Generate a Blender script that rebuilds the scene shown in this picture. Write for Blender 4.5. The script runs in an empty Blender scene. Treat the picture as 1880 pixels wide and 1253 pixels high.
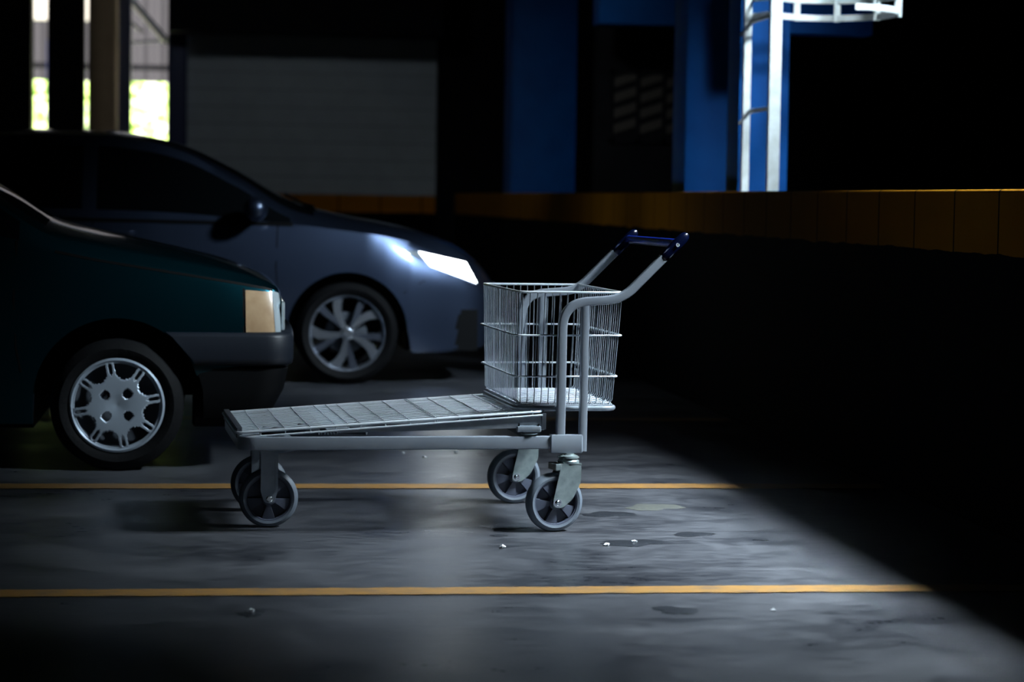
import bpy, math, random
import numpy as np
from mathutils import Vector, Matrix

C = bpy.context.scene.collection
SC = bpy.context.scene
PI = math.pi
random.seed(7)

# ------------------------------------------------------------------ camera
F_PX = 4300.0
YAW, PITCH, ROLL = math.radians(7.328), math.radians(3.447), 0.0155
cam_data = bpy.data.cameras.new('camera')
cam_data.sensor_width = 36.0
cam_data.lens = F_PX / 1880.0 * 36.0
cam_data.clip_end = 300
cam_data.dof.use_dof = True
cam_data.dof.focus_distance = 7.95
cam_data.dof.aperture_fstop = 2.6
cam = bpy.data.objects.new('camera', cam_data)
C.objects.link(cam)
_fw0 = Vector((math.sin(YAW), math.cos(YAW), 0))
_rt = Vector((math.cos(YAW), -math.sin(YAW), 0))
_fw = _fw0 * math.cos(PITCH) - Vector((0, 0, 1)) * math.sin(PITCH)
_up = _rt.cross(_fw)
_r2 = _rt * math.cos(ROLL) + _up * math.sin(ROLL)
_u2 = -_rt * math.sin(ROLL) + _up * math.cos(ROLL)
_m = Matrix((( _r2.x, _u2.x, -_fw.x, 0), (_r2.y, _u2.y, -_fw.y, 0), (_r2.z, _u2.z, -_fw.z, 0), (0, 0, 0, 1)))
cam.matrix_world = Matrix.Translation((0, 0, 1.12)) @ _m
SC.camera = cam

# ------------------------------------------------------------------ exposure, world, lights
SC.view_settings.view_transform = 'Standard'
SC.view_settings.look = 'None'
SC.view_settings.gamma = 1.0
SC.view_settings.exposure = 0.0
SC.view_settings.use_curve_mapping = False

world = bpy.data.worlds.new('sky')
SC.world = world
world.use_nodes = True
wb = world.node_tree.nodes['Background']
wb.inputs[0].default_value = (0.55, 0.75, 1.0, 1)
wb.inputs[1].default_value = 0.15

def aim(o, target):
    d = Vector(target) - o.location
    o.rotation_euler = d.to_track_quat('-Z', 'Y').to_euler()

def area(name, loc, target, sx, sy, power, color, spread=180):
    L = bpy.data.lights.new(name, 'AREA')
    L.shape = 'RECTANGLE'; L.size = sx; L.size_y = sy
    L.energy = power; L.color = color; L.spread = math.radians(spread)
    o = bpy.data.objects.new(name, L); C.objects.link(o)
    o.location = loc; aim(o, target)
    return o

# first lamp: daylight that drops through the roof light of the strip beyond the low wall
area('roof_light_daylight', (4.75, 7.05, 4.3), (3.3, 7.5, 0.0), 1.0, 0.8, 455, (0.80, 0.91, 1.0), 68)
area('saloon_ladder_fill', (4.9, 9.6, 4.3), (1.75, 13.7, 0.7), 0.6, 0.6, 26, (0.74, 0.88, 1.0), 34)  # added narrow fill that brightens the saloon front and the ladder
area('far_column_fill', (0.9, 15.5, 4.5), (2.9, 21.0, 1.5), 0.5, 0.5, 4.5, (0.85, 0.95, 1.0), 40)  # added fill for the far blue column and yellow band
area('hatchback_highlight_fill', (4.8, 6.9, 4.35), (0.12, 9.6, 0.72), 0.35, 0.35, 4, (0.76, 0.90, 1.0), 14)  # added narrow fill for the hatchback's nose and paint highlights
# added lamp, no roof light known here; brightens the block wall
area('block_wall_fill', (-0.4, 22.0, 4.4), (1.6, 27.4, 1.6), 0.6, 0.4, 6, (0.85, 0.93, 1.0), 110)

sun_d = bpy.data.lights.new('sun', 'SUN')
sun_d.energy = 30.0; sun_d.angle = 0.01; sun_d.color = (1.0, 0.97, 0.9)
sun = bpy.data.objects.new('sun', sun_d); C.objects.link(sun)
sun.location = (0, 20, 20); aim(sun, (3, 32, 0))

# ------------------------------------------------------------------ materials
def mat(name, color, rough=0.5, metal=0.0, coat=0.0, emit=None, estr=0.0, noise=None, bump=0.0, bscale=40, spec=0.5):
    m = bpy.data.materials.new(name); m.use_nodes = True
    nt = m.node_tree; b = nt.nodes['Principled BSDF']
    b.inputs['Base Color'].default_value = (*color, 1)
    b.inputs['Roughness'].default_value = rough
    b.inputs['Metallic'].default_value = metal
    b.inputs['Coat Weight'].default_value = coat
    b.inputs['Coat Roughness'].default_value = 0.04
    b.inputs['Specular IOR Level'].default_value = spec
    if emit:
        b.inputs['Emission Color'].default_value = (*emit, 1)
        b.inputs['Emission Strength'].default_value = estr
    tc = nt.nodes.new('ShaderNodeTexCoord')
    if noise:
        c2, scale, detail = noise
        n = nt.nodes.new('ShaderNodeTexNoise'); n.inputs['Scale'].default_value = scale; n.inputs['Detail'].default_value = detail
        nt.links.new(tc.outputs['Object'], n.inputs['Vector'])
        r = nt.nodes.new('ShaderNodeValToRGB'); r.color_ramp.elements[0].position = 0.35; r.color_ramp.elements[1].position = 0.7
        r.color_ramp.elements[0].color = (*color, 1); r.color_ramp.elements[1].color = (*c2, 1)
        nt.links.new(n.outputs['Fac'], r.inputs['Fac']); nt.links.new(r.outputs['Color'], b.inputs['Base Color'])
    if bump:
        n = nt.nodes.new('ShaderNodeTexNoise'); n.inputs['Scale'].default_value = bscale; n.inputs['Detail'].default_value = 4
        nt.links.new(tc.outputs['Object'], n.inputs['Vector'])
        bp = nt.nodes.new('ShaderNodeBump'); bp.inputs['Strength'].default_value = bump; bp.inputs['Distance'].default_value = 0.01
        nt.links.new(n.outputs['Fac'], bp.inputs['Height']); nt.links.new(bp.outputs['Normal'], b.inputs['Normal'])
    return m

M = {}
M['galv'] = mat('galvanised_steel', (0.34, 0.39, 0.44), 0.34, 0.55, noise=((0.24, 0.29, 0.34), 18, 6), bump=0.05, bscale=60)
M['paintsteel'] = mat('silver_grey_enamel', (0.29, 0.335, 0.385), 0.33, 0.35, noise=((0.24, 0.28, 0.33), 9, 5))
M['wire'] = mat('zinc_wire', (0.74, 0.82, 0.88), 0.36, 0.35)
M['zinc'] = mat('zinc_plated_sheet', (0.36, 0.43, 0.44), 0.33, 0.7, noise=((0.22, 0.29, 0.29), 30, 5))
M['tyre_grey'] = mat('grey_rubber', (0.10, 0.125, 0.155), 0.5)
M['rim_grey'] = mat('dark_grey_nylon', (0.055, 0.066, 0.095), 0.42)
M['blue_plastic'] = mat('navy_plastic', (0.0012, 0.003, 0.016), 0.2, coat=0.5)
M['blue_bar'] = mat('blue_plastic', (0.012, 0.035, 0.32), 0.22, coat=0.5)
M['chrome'] = mat('chrome', (0.8, 0.85, 0.9), 0.12, 1.0)
M['shade_steel'] = mat('dark_steel', (0.06, 0.07, 0.085), 0.5, 0.5)
M['floor_sheet'] = mat('bright_zinc_mesh', (0.72, 0.78, 0.84), 0.45, 0.35)
M['car_blue'] = mat('slate_blue_car_paint', (0.075, 0.105, 0.18), 0.36, 0.92, coat=1.0)
M['car_blue'].node_tree.nodes['Principled BSDF'].inputs['Coat Roughness'].default_value = 0.10
M['car_green'] = mat('dark_teal_car_paint', (0.004, 0.055, 0.075), 0.3, 0.92, coat=1.0)
M['car_green'].node_tree.nodes['Principled BSDF'].inputs['Coat Roughness'].default_value = 0.08
M['glass_dark'] = mat('tinted_car_glass', (0.003, 0.004, 0.005), 0.04, 0.0, coat=0.3)
M['rubber'] = mat('black_tyre_rubber', (0.003, 0.0033, 0.004), 0.75, spec=0.15, bump=0.2, bscale=60)
M['black_trim'] = mat('black_trim', (0.002, 0.0024, 0.003), 0.6, spec=0.12)
M['bumper'] = mat('charcoal_bumper_plastic', (0.008, 0.011, 0.017), 0.45, spec=0.35, bump=0.05, bscale=200)
M['alloy'] = mat('machined_alloy', (0.55, 0.6, 0.68), 0.25, 0.9)
M['alloy_dark'] = mat('painted_alloy', (0.10, 0.115, 0.15), 0.35, 0.7)
M['hubcap'] = mat('silver_hubcap_plastic', (0.34, 0.40, 0.47), 0.34, 0.35)
M['amber'] = mat('faded_amber_lens', (0.33, 0.21, 0.115), 0.3, 0.0, coat=0.4, noise=((0.42, 0.29, 0.17), 22, 4))
M['lamp_glass'] = mat('clear_lamp_glass', (0.75, 0.85, 0.9), 0.08, 0.6, coat=1.0)
M['lamp_glare'] = mat('headlamp_glare_glow', (0.9, 0.95, 1.0), 0.1, 0.3, coat=1.0, emit=(0.85, 0.95, 1.0), estr=22.0)  # emission stands in for glare reflected off the lens
M['ladder_white'] = mat('chipped_white_paint', (0.60, 0.65, 0.65), 0.55, noise=((0.46, 0.49, 0.46), 14, 8))
M['col_blue'] = mat('blue_wall_paint', (0.0006, 0.062, 0.24), 0.6, noise=((0.0006, 0.045, 0.19), 3, 6), bump=0.15, bscale=25, spec=0.12)
M['col_dark'] = mat('dark_blue_steel_paint', (0.004, 0.012, 0.07), 0.5)
M['col_tan'] = mat('tan_render', (0.50, 0.36, 0.22), 0.8, noise=((0.42, 0.30, 0.18), 3, 5))
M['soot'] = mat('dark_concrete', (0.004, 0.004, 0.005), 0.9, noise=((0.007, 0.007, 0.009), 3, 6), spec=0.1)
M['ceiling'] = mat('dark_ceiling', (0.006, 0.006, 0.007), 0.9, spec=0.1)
M['strut'] = mat('pale_steel_strut', (0.45, 0.42, 0.38), 0.5)
M['paper'] = mat('white_paper_scrap', (0.85, 0.9, 0.95), 0.6)
M['oil'] = mat('wet_oil_stain', (0.012, 0.014, 0.018), 0.32, noise=((0.03, 0.034, 0.04), 60, 6), bump=0.3, bscale=90)
M['lichen'] = mat('pale_yellow_stain', (0.085, 0.09, 0.075), 0.5, noise=((0.05, 0.053, 0.055), 50, 6))
M['leaf'] = mat('sunlit_leaves', (0.45, 0.75, 0.12), 0.6, noise=((0.75, 0.9, 0.4), 4, 6))
M['sheet'] = mat('pale_corrugated_sheet', (0.030, 0.028, 0.034), 0.6)
M['yard'] = mat('pale_yard_concrete', (0.6, 0.6, 0.56), 0.8)

def nodes(m):
    return m.node_tree.nodes, m.node_tree.links, m.node_tree.nodes['Principled BSDF']

def math_node(N, L, op, a, b=None, c=None):
    n = N.new('ShaderNodeMath'); n.operation = op
    for i, v in enumerate((a, b, c)):
        if v is None: continue
        if isinstance(v, (int, float)): n.inputs[i].default_value = v
        else: L.new(v, n.inputs[i])
    return n.outputs[0]

# floor: trowelled grey concrete, brushed streaks, worn sheen, one sawn joint
def floor_material():
    m = mat('trowelled_concrete', (0.1, 0.1, 0.1), 0.4)
    N, L, b = nodes(m)
    g = N.new('ShaderNodeNewGeometry')
    mp = N.new('ShaderNodeMapping'); mp.inputs['Scale'].default_value = (1.1, 1.7, 1)
    L.new(g.outputs['Position'], mp.inputs['Vector'])
    n1 = N.new('ShaderNodeTexNoise'); n1.inputs['Scale'].default_value = 1.3; n1.inputs['Detail'].default_value = 9; n1.inputs['Roughness'].default_value = 0.62; n1.inputs['Distortion'].default_value = 0.6
    L.new(mp.outputs[0], n1.inputs['Vector'])
    mp2 = N.new('ShaderNodeMapping'); mp2.inputs['Scale'].default_value = (3.0, 6.5, 1)
    L.new(g.outputs['Position'], mp2.inputs['Vector'])
    n2 = N.new('ShaderNodeTexNoise'); n2.inputs['Scale'].default_value = 4.0; n2.inputs['Detail'].default_value = 8; n2.inputs['Roughness'].default_value = 0.7
    L.new(mp2.outputs[0], n2.inputs['Vector'])
    mx = math_node(N, L, 'ADD', math_node(N, L, 'MULTIPLY', n1.outputs['Fac'], 0.55), math_node(N, L, 'MULTIPLY', n2.outputs['Fac'], 0.45))
    r = N.new('ShaderNodeValToRGB')
    e = r.color_ramp.elements
    e[0].position = 0.40; e[0].color = (0.017, 0.019, 0.024, 1)
    e[1].position = 0.62; e[1].color = (0.082, 0.087, 0.098, 1)
    L.new(mx, r.inputs['Fac'])
    sp = N.new('ShaderNodeSeparateXYZ'); L.new(g.outputs['Position'], sp.inputs[0])
    # sawn joint across the floor
    w = math_node(N, L, 'ABSOLUTE', math_node(N, L, 'SUBTRACT', sp.outputs['Y'], 7.79))
    j = math_node(N, L, 'LESS_THAN', w, 0.006)
    mix = N.new('ShaderNodeMix'); mix.data_type = 'RGBA'
    L.new(j, mix.inputs['Factor']); L.new(r.outputs['Color'], mix.inputs[6]); mix.inputs[7].default_value = (0.02, 0.02, 0.025, 1)
    L.new(mix.outputs[2], b.inputs['Base Color'])
    rr = N.new('ShaderNodeMapRange'); rr.inputs['To Min'].default_value = 0.22; rr.inputs['To Max'].default_value = 0.50
    rr.inputs['From Min'].default_value = 0.3; rr.inputs['From Max'].default_value = 0.7
    L.new(mx, rr.inputs['Value']); L.new(rr.outputs[0], b.inputs['Roughness'])
    bp = N.new('ShaderNodeBump'); bp.inputs['Strength'].default_value = 0.10; bp.inputs['Distance'].default_value = 0.003
    L.new(n2.outputs['Fac'], bp.inputs['Height']); L.new(bp.outputs['Normal'], b.inputs['Normal'])
    return m
M['floor'] = floor_material()

def line_material():
    m = mat('worn_yellow_line_paint', (0.5, 0.28, 0.06), 0.45)
    N, L, b = nodes(m)
    g = N.new('ShaderNodeNewGeometry')
    mp = N.new('ShaderNodeMapping'); mp.inputs['Scale'].default_value = (2.0, 9.0, 1); L.new(g.outputs['Position'], mp.inputs['Vector'])
    n = N.new('ShaderNodeTexNoise'); n.inputs['Scale'].default_value = 5; n.inputs['Detail'].default_value = 9; n.inputs['Roughness'].default_value = 0.7
    L.new(mp.outputs[0], n.inputs['Vector'])
    r = N.new('ShaderNodeValToRGB'); e = r.color_ramp.elements
    e[0].position = 0.36; e[0].color = (0.13, 0.10, 0.07, 1); e[1].position = 0.52; e[1].color = (0.31, 0.165, 0.045, 1)
    L.new(n.outputs['Fac'], r.inputs['Fac']); L.new(r.outputs['Color'], b.inputs['Base Color'])
    return m
M['line'] = line_material()

# low wall: yellow band over black, vertical board joints every 0.487 m along Y
def low_wall_material(top, band, base_y=7.779, step=0.4870, along='Y', yellow=(0.17, 0.072, 0.004), courses=None, upper=None):
    m = mat('painted_wall_' + along, (0.01, 0.01, 0.012), 0.9, spec=0.02)
    N, L, b = nodes(m)
    g = N.new('ShaderNodeNewGeometry'); sp = N.new('ShaderNodeSeparateXYZ'); L.new(g.outputs['Position'], sp.inputs[0])
    n = N.new('ShaderNodeTexNoise'); n.inputs['Scale'].default_value = 5; n.inputs['Detail'].default_value = 6; L.new(g.outputs['Position'], n.inputs['Vector'])
    wob = math_node(N, L, 'MULTIPLY', math_node(N, L, 'SUBTRACT', n.outputs['Fac'], 0.5), 0.03)
    z = math_node(N, L, 'ADD', sp.outputs['Z'], wob)
    isband = math_node(N, L, 'GREATER_THAN', z, top - band)
    fr = math_node(N, L, 'FRACT', math_node(N, L, 'DIVIDE', math_node(N, L, 'SUBTRACT', sp.outputs[along], base_y - 20 * step - 0.004), step))
    seam = math_node(N, L, 'LESS_THAN', fr, 0.03)
    tone = N.new('ShaderNodeMix'); tone.data_type = 'RGBA'
    tone.inputs[6].default_value = (*[c * 0.8 for c in yellow], 1); tone.inputs[7].default_value = (*yellow, 1)
    L.new(n.outputs['Fac'], tone.inputs['Factor'])
    m1 = N.new('ShaderNodeMix'); m1.data_type = 'RGBA'; L.new(isband, m1.inputs['Factor'])
    m1.inputs[6].default_value = (0.0015, 0.002, 0.003, 1); L.new(tone.outputs[2], m1.inputs[7])
    m2 = N.new('ShaderNodeMix'); m2.data_type = 'RGBA'; L.new(math_node(N, L, 'MULTIPLY', seam, isband), m2.inputs['Factor'])
    L.new(m1.outputs[2], m2.inputs[6]); m2.inputs[7].default_value = (0.01, 0.006, 0.002, 1)
    out = m2.outputs[2]
    if upper:
        up = math_node(N, L, 'GREATER_THAN', sp.outputs['Z'], top)
        fz = math_node(N, L, 'FRACT', math_node(N, L, 'DIVIDE', math_node(N, L, 'SUBTRACT', sp.outputs['Z'], top), 0.2))
        jz = math_node(N, L, 'LESS_THAN', fz, 0.06)
        u = N.new('ShaderNodeMix'); u.data_type = 'RGBA'; L.new(jz, u.inputs['Factor'])
        t2 = N.new('ShaderNodeMix'); t2.data_type = 'RGBA'; L.new(n.outputs['Fac'], t2.inputs['Factor'])
        t2.inputs[6].default_value = (*[c * 0.75 for c in upper], 1); t2.inputs[7].default_value = (*upper, 1)
        L.new(t2.outputs[2], u.inputs[6]); u.inputs[7].default_value = (*[c * 0.55 for c in upper], 1)
        m3 = N.new('ShaderNodeMix'); m3.data_type = 'RGBA'; L.new(up, m3.inputs['Factor'])
        L.new(out, m3.inputs[6]); L.new(u.outputs[2], m3.inputs[7]); out = m3.outputs[2]
    L.new(out, b.inputs['Base Color'])
    return m
M['wall_low'] = low_wall_material(1.183, 0.225)
M['wall_back'] = low_wall_material(1.15, 0.2, along='X', base_y=0.0, yellow=(0.35, 0.13, 0.01), upper=(0.42, 0.47, 0.50))

# ------------------------------------------------------------------ mesh helpers
class MB:
    def __init__(s): s.v = []; s.f = []
    def add(s, vs, fs):
        o = len(s.v); s.v += [tuple(p) for p in vs]; s.f += [tuple(i + o for i in f) for f in fs]
        return s
    def box(s, x0, x1, y0, y1, z0, z1):
        v = [(x, y, z) for x in (x0, x1) for y in (y0, y1) for z in (z0, z1)]
        return s.add(v, [(0, 1, 3, 2), (4, 6, 7, 5), (0, 4, 5, 1), (2, 3, 7, 6), (0, 2, 6, 4), (1, 5, 7, 3)])
    def bbox(s, x0, x1, y0, y1, z0, z1, b=0.003):
        # box with chamfered vertical/horizontal edges (rounded-rect prism along x, chamfered ends)
        pr = rrect((y1 - y0), (z1 - z0), b, 2)
        cy, cz = (y0 + y1) / 2, (z0 + z1) / 2
        rings = []
        for x, k in ((x0, 1 - b / max(.001, (y1 - y0) / 2)), (x0 + b, 1), (x1 - b, 1), (x1, 1 - b / max(.001, (y1 - y0) / 2))):
            rings.append([(x, cy + p[0] * k, cz + p[1] * k) for p in pr])
        return s.loft(rings, cap=True)
    def loft(s, rings, cap=True, closed=False):
        n = len(rings[0]); v = [p for r in rings for p in r]; f = []
        m = len(rings)
        for i in range(m if closed else m - 1):
            a, b_ = i * n, ((i + 1) % m) * n
            for j in range(n):
                k = (j + 1) % n
                f.append((a + j, a + k, b_ + k, b_ + j))
        if cap and not closed:
            f.append(tuple(range(n - 1, -1, -1))); f.append(tuple(range((m - 1) * n, m * n)))
        return s.add(v, f)
    def sweep(s, path, prof, up=(0, 0, 1), closed=False, cap=True):
        P = [Vector(p) for p in path]; n = len(P); rings = []
        for i in range(n):
            if closed: a, c = P[(i - 1) % n], P[(i + 1) % n]
            else: a, c = P[max(0, i - 1)], P[min(n - 1, i + 1)]
            d1 = (P[i] - a); d2 = (c - P[i])
            if d1.length < 1e-9: d1 = d2
            if d2.length < 1e-9: d2 = d1
            d1.normalize(); d2.normalize()
            t = (d1 + d2).normalized()
            side = t.cross(Vector(up)).normalized()
            uu = side.cross(t).normalized()
            k = 1 / max(0.5, t.dot(d1))
            # widen in the bend plane
            bend = (d2 - d1)
            ks = k if bend.length > 1e-6 and abs(bend.normalized().dot(side)) > .5 else 1
            ku = k if bend.length > 1e-6 and abs(bend.normalized().dot(uu)) > .5 else 1
            rings.append([P[i] + side * (p[0] * ks) + uu * (p[1] * ku) for p in prof])
        return s.loft(rings, cap=cap, closed=closed)
    def tube(s, path, r, n=8, closed=False):
        P = [Vector(p) for p in path]
        d = (P[1] - P[0]).normalized()
        up = Vector((0, 0, 1)) if abs(d.z) < .8 else Vector((0, 1, 0))
        return s.sweep(path, circ(r, n), up, closed)
    def rod(s, a, b_, r, n=5):
        a = Vector(a); b_ = Vector(b_); d = (b_ - a).normalized()
        up = Vector((0, 0, 1)) if abs(d.z) < .8 else Vector((0, 1, 0))
        return s.sweep([a, b_], circ(r, n), up)
    def lathe(s, prof, n=48, axis='y', c=(0, 0, 0), closed=False):
        # prof: list of (r, h); revolve about axis
        rings = []
        for i in range(n):
            a = 2 * PI * i / n; ca, sa = math.cos(a), math.sin(a)
            ring = []
            for r, h in prof:
                if axis == 'y': ring.append((c[0] + r * ca, c[1] + h, c[2] + r * sa))
                else: ring.append((c[0] + r * ca, c[1] + r * sa, c[2] + h))
            rings.append(ring)
        m = len(prof); v = [p for r in rings for p in r]; f = []
        for i in range(n):
            a, b_ = i * m, ((i + 1) % n) * m
            for j in range(m if closed else m - 1):
                k = (j + 1) % m
                f.append((a + j, b_ + j, b_ + k, a + k))
        return s.add(v, f)
    def grid(s, pts, closed_u=False):
        # pts[i][j]
        n = len(pts); m = len(pts[0]); v = [p for r in pts for p in r]; f = []
        for i in range(n if closed_u else n - 1):
            for j in range(m - 1):
                f.append((i * m + j, ((i + 1) % n) * m + j, ((i + 1) % n) * m + j + 1, i * m + j + 1))
        return s.add(v, f)
    def prism(s, poly, y0, y1):
        # polygon in x,z extruded along y
        n = len(poly)
        v = [(x, y0, z) for x, z in poly] + [(x, y1, z) for x, z in poly]
        f = [tuple(range(n)), tuple(range(2 * n - 1, n - 1, -1))]
        for i in range(n):
            k = (i + 1) % n; f.append((i, i + n, k + n, k))
        return s.add(v, f)
    def build(s, name, m, parent=None, loc=(0, 0, 0), smooth=35, bevel=0):
        me = bpy.data.meshes.new(name); me.from_pydata(s.v, [], s.f); me.update()
        import bmesh
        bm = bmesh.new(); bm.from_mesh(me)
        bmesh.ops.remove_doubles(bm, verts=bm.verts, dist=1e-5)
        bmesh.ops.recalc_face_normals(bm, faces=bm.faces)
        bm.to_mesh(me); bm.free()
        if isinstance(m, str): m = M[m]
        me.materials.append(m)
        if smooth:
            me.shade_smooth(); me.set_sharp_from_angle(angle=math.radians(smooth))
        o = bpy.data.objects.new(name, me); C.objects.link(o)
        o.location = loc
        if parent: o.parent = parent
        if bevel:
            bv = o.modifiers.new('bevel', 'BEVEL'); bv.width = bevel; bv.segments = 2; bv.limit_method = 'ANGLE'
        return o

def circ(r, n=8, ry=None):
    ry = ry or r
    return [(r * math.cos(2 * PI * i / n), ry * math.sin(2 * PI * i / n)) for i in range(n)]
def rrect(w, h, r, k=3):
    pts = []
    for cx, cy, a0 in ((w / 2 - r, h / 2 - r, 0), (-w / 2 + r, h / 2 - r, 90), (-w / 2 + r, -h / 2 + r, 180), (w / 2 - r, -h / 2 + r, 270)):
        for i in range(k + 1):
            a = math.radians(a0 + 90 * i / k); pts.append((cx + r * math.cos(a), cy + r * math.sin(a)))
    return pts
def fillet(pts, r, k=6):
    # round the inner corners of an open polyline
    P = [Vector(p) for p in pts]; out = [P[0]]
    rs = r if isinstance(r, (list, tuple)) else [r] * (len(P) - 2)
    for i in range(1, len(P) - 1):
        a = (P[i - 1] - P[i]); b = (P[i + 1] - P[i])
        d = min(rs[i - 1], a.length * .49, b.length * .49)
        p0 = P[i] + a.normalized() * d; p1 = P[i] + b.normalized() * d
        for j in range(k + 1):
            t = j / k; out.append(p0 * (1 - t) ** 2 + P[i] * 2 * t * (1 - t) + p1 * t * t)
    out.append(P[-1]); return out
def fillet_closed(pts, r, k=5):
    P = [Vector(p) for p in pts]; n = len(P); out = []
    for i in range(n):
        a = (P[i - 1] - P[i]); b = (P[(i + 1) % n] - P[i]); d = min(r, a.length * .49, b.length * .49)
        p0 = P[i] + a.normalized() * d; p1 = P[i] + b.normalized() * d
        for j in range(k + 1):
            t = j / k; out.append(p0 * (1 - t) ** 2 + P[i] * 2 * t * (1 - t) + p1 * t * t)
    return out

def tag(o, label=None, cat=None, group=None, kind=None):
    if label: o['label'] = label
    if cat: o['category'] = cat
    if group: o['group'] = group
    if kind: o['kind'] = kind
    return o
def empty(name, loc=(0, 0, 0), rz=0, parent=None):
    o = bpy.data.objects.new(name, None); C.objects.link(o)
    o.empty_display_size = 0.1; o.location = loc; o.rotation_euler = (0, 0, rz)
    if parent: o.parent = parent
    return o
def copy_tree(o, parent=None):
    c = o.copy(); C.objects.link(c); c.parent = parent
    for ch in list(o.children): copy_tree(ch, c)
    return c

# ------------------------------------------------------------------ the building
def struct(name, mb, m, **k):
    o = mb.build(name, m, smooth=0, **k)
    return tag(o, kind='structure')

XW = 2.68
struct('floor', MB().box(-14, 12, -5, 28.2, -0.3, 0), 'floor')
struct('floor_yard', MB().box(-14, 12, 28.2, 60, -0.3, -0.02), 'yard')
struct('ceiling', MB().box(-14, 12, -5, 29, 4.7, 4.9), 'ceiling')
struct('wall_right', MB().box(XW, XW + 0.16, -3.0, 26.04, 0, 1.183), 'wall_low')
_b = bpy.data.objects['wall_right'].modifiers.new('rounded_edge', 'BEVEL'); _b.width = 0.012; _b.segments = 3
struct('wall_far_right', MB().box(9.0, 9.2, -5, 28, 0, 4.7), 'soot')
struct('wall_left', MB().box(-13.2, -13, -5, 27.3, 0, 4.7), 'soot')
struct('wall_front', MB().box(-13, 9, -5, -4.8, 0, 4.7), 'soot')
struct('wall_back', MB().box(-0.36, 2.60, 27.5, 27.7, 0, 3.2), 'wall_back')
struct('wall_back_left', MB().box(-13, -2.06, 27.3, 27.7, 0, 4.7), 'soot')
struct('wall_back_right', MB().box(2.60, 9.0, 27.3, 27.7, 0, 4.7), 'soot')
struct('trim_1', MB().box(-0.50, 2.60, 26.7, 27.2, 2.96, 4.7), 'soot')        # deep dark lintel over the block wall
struct('trim_light_stop', MB().box(-13, 2.60, 6.1, 6.5, 2.5, 4.7), 'ceiling')           # unseen beam, added to cut the key light on the near floor
struct('trim_light_stop_right', MB().box(2.60, 9.0, 4.0, 6.0, 2.5, 4.7), 'ceiling')  # unseen right-hand run of the added light-cutting beam

def column(name, x0, x1, y0, y1, m, label, z1=4.7, cat='column'):
    o = MB().bbox(0, z1, -(x1 - x0) / 2, (x1 - x0) / 2, -(y1 - y0) / 2, (y1 - y0) / 2, 0.006)
    # bbox runs along x: turn it upright
    o.v = [(p[1], p[2], p[0]) for p in o.v]
    ob = o.build(name, m, loc=((x0 + x1) / 2, (y0 + y1) / 2, 0))
    return tag(ob, label, cat)
column('blue_column', 2.87, 3.50, 22.6, 23.2, 'col_blue', 'wide blue painted column behind the far end of the low wall, in half shade')
column('blue_column', 2.86, 3.16, 14.1, 14.5, 'col_blue', 'blue painted column just left of the white caged ladder')
column('blue_column', 2.93, 3.215, 12.95, 13.25, 'col_blue', 'narrow bright blue column right behind the white caged ladder')
b = MB().box(-0.37, 0.37, -0.15, 0.15, 0, 0.9).build('blue_beam', 'col_blue', loc=(3.66, 20.2, 2.65), smooth=0, bevel=.005)
tag(b, 'blue painted beam high up between the two blue columns', 'beam')
b = MB().box(-0.3, 0.3, -0.1, 0.1, 0, 0.5).build('blue_beam', 'col_blue', loc=(3.55, 13.6, 2.12), smooth=0, bevel=.005)
tag(b, 'dim blue beam running right behind the ladder cage hoops', 'beam')

# columns and posts by the bright doorway at the back left
column('dark_pillar', -1.86, -1.455, 27.0, 27.4, 'soot', 'wide black square pillar in front of the bright opening, left of the tan pipe', 4.7, 'pillar')
rp = MB().lathe([(0.0, 0), (0.17, 0), (0.17, 4.68), (0, 4.68)], 32, 'z').build('round_column', 'col_tan', loc=(-1.25, 27.3, 0))
tag(rp, 'round tan plastered column beside the bright opening at the back', 'column')
column('steel_post', -1.18, -0.95, 27.7, 27.9, 'col_dark', 'dark blue steel post right of the round tan column', 4.7, 'post')
column('steel_post', -0.52, -0.30, 27.2, 27.45, 'col_dark', 'dark blue steel post at the left end of the grey block wall', 4.7, 'post')

# outdoors behind the opening
def corrugated(x0, x1, y, z0, z1):
    mb = MB(); n = int((x1 - x0) / 0.03); rows = []
    for i in range(n + 1):
        x = x0 + (x1 - x0) * i / n; yy = 0.03 * math.sin(2 * PI * x / 0.24)
        rows.append([(x, yy, z0), (x, yy, z1)])
    mb.grid(rows); mb.grid([[(x, yy + .004, z) for (x, yy, z) in r] for r in rows])
    return mb
o = corrugated(-5, 2, 0, 0, 2.6).build('sheet_metal_screen', 'sheet', loc=(0, 34, 2.72))
tag(o, 'pale corrugated sheet hanging in daylight above the hedge outside', 'metal sheet')
o = MB().box(-3.5, 3.5, -0.05, 0.05, -0.04, 0.04).build('rail', 'soot', loc=(-1.5, 33.5, 2.90), smooth=0)
tag(o, 'thin dark rail crossing in front of the pale corrugated sheet outside', 'rail')
o = MB().box(-0.04, 0.04, -0.04, 0.04, 0, 3.2).build('lamp_post', 'col_dark', loc=(-2.21, 32.6, 0), smooth=0)
tag(o, 'slim dark post standing outside in front of the hedge', 'post')
hd = MB()
rnd = random.Random(3)
for i in range(5200):
    x = rnd.uniform(-6, 4); z = rnd.uniform(-0.02, 3.0); y = rnd.uniform(-.25, .25) + .25 * math.sin(x * 3) * math.sin(z * 4)
    s_ = rnd.uniform(.05, .11); a = rnd.uniform(0, PI); t = rnd.uniform(-.6, .6)
    dx, dz = s_ * math.cos(a), s_ * math.sin(a)
    hd.add([(x - dx, y, z - dz + .02), (x + dz * .5, y + t * s_, z - dx * .5 + .02), (x + dx, y, z + dz + .02), (x - dz * .5, y - t * s_, z + dx * .5 + .02)], [(0, 1, 2, 3)])
o = hd.build('hedge', 'leaf', loc=(0, 38, 0.06), smooth=0)
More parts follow.
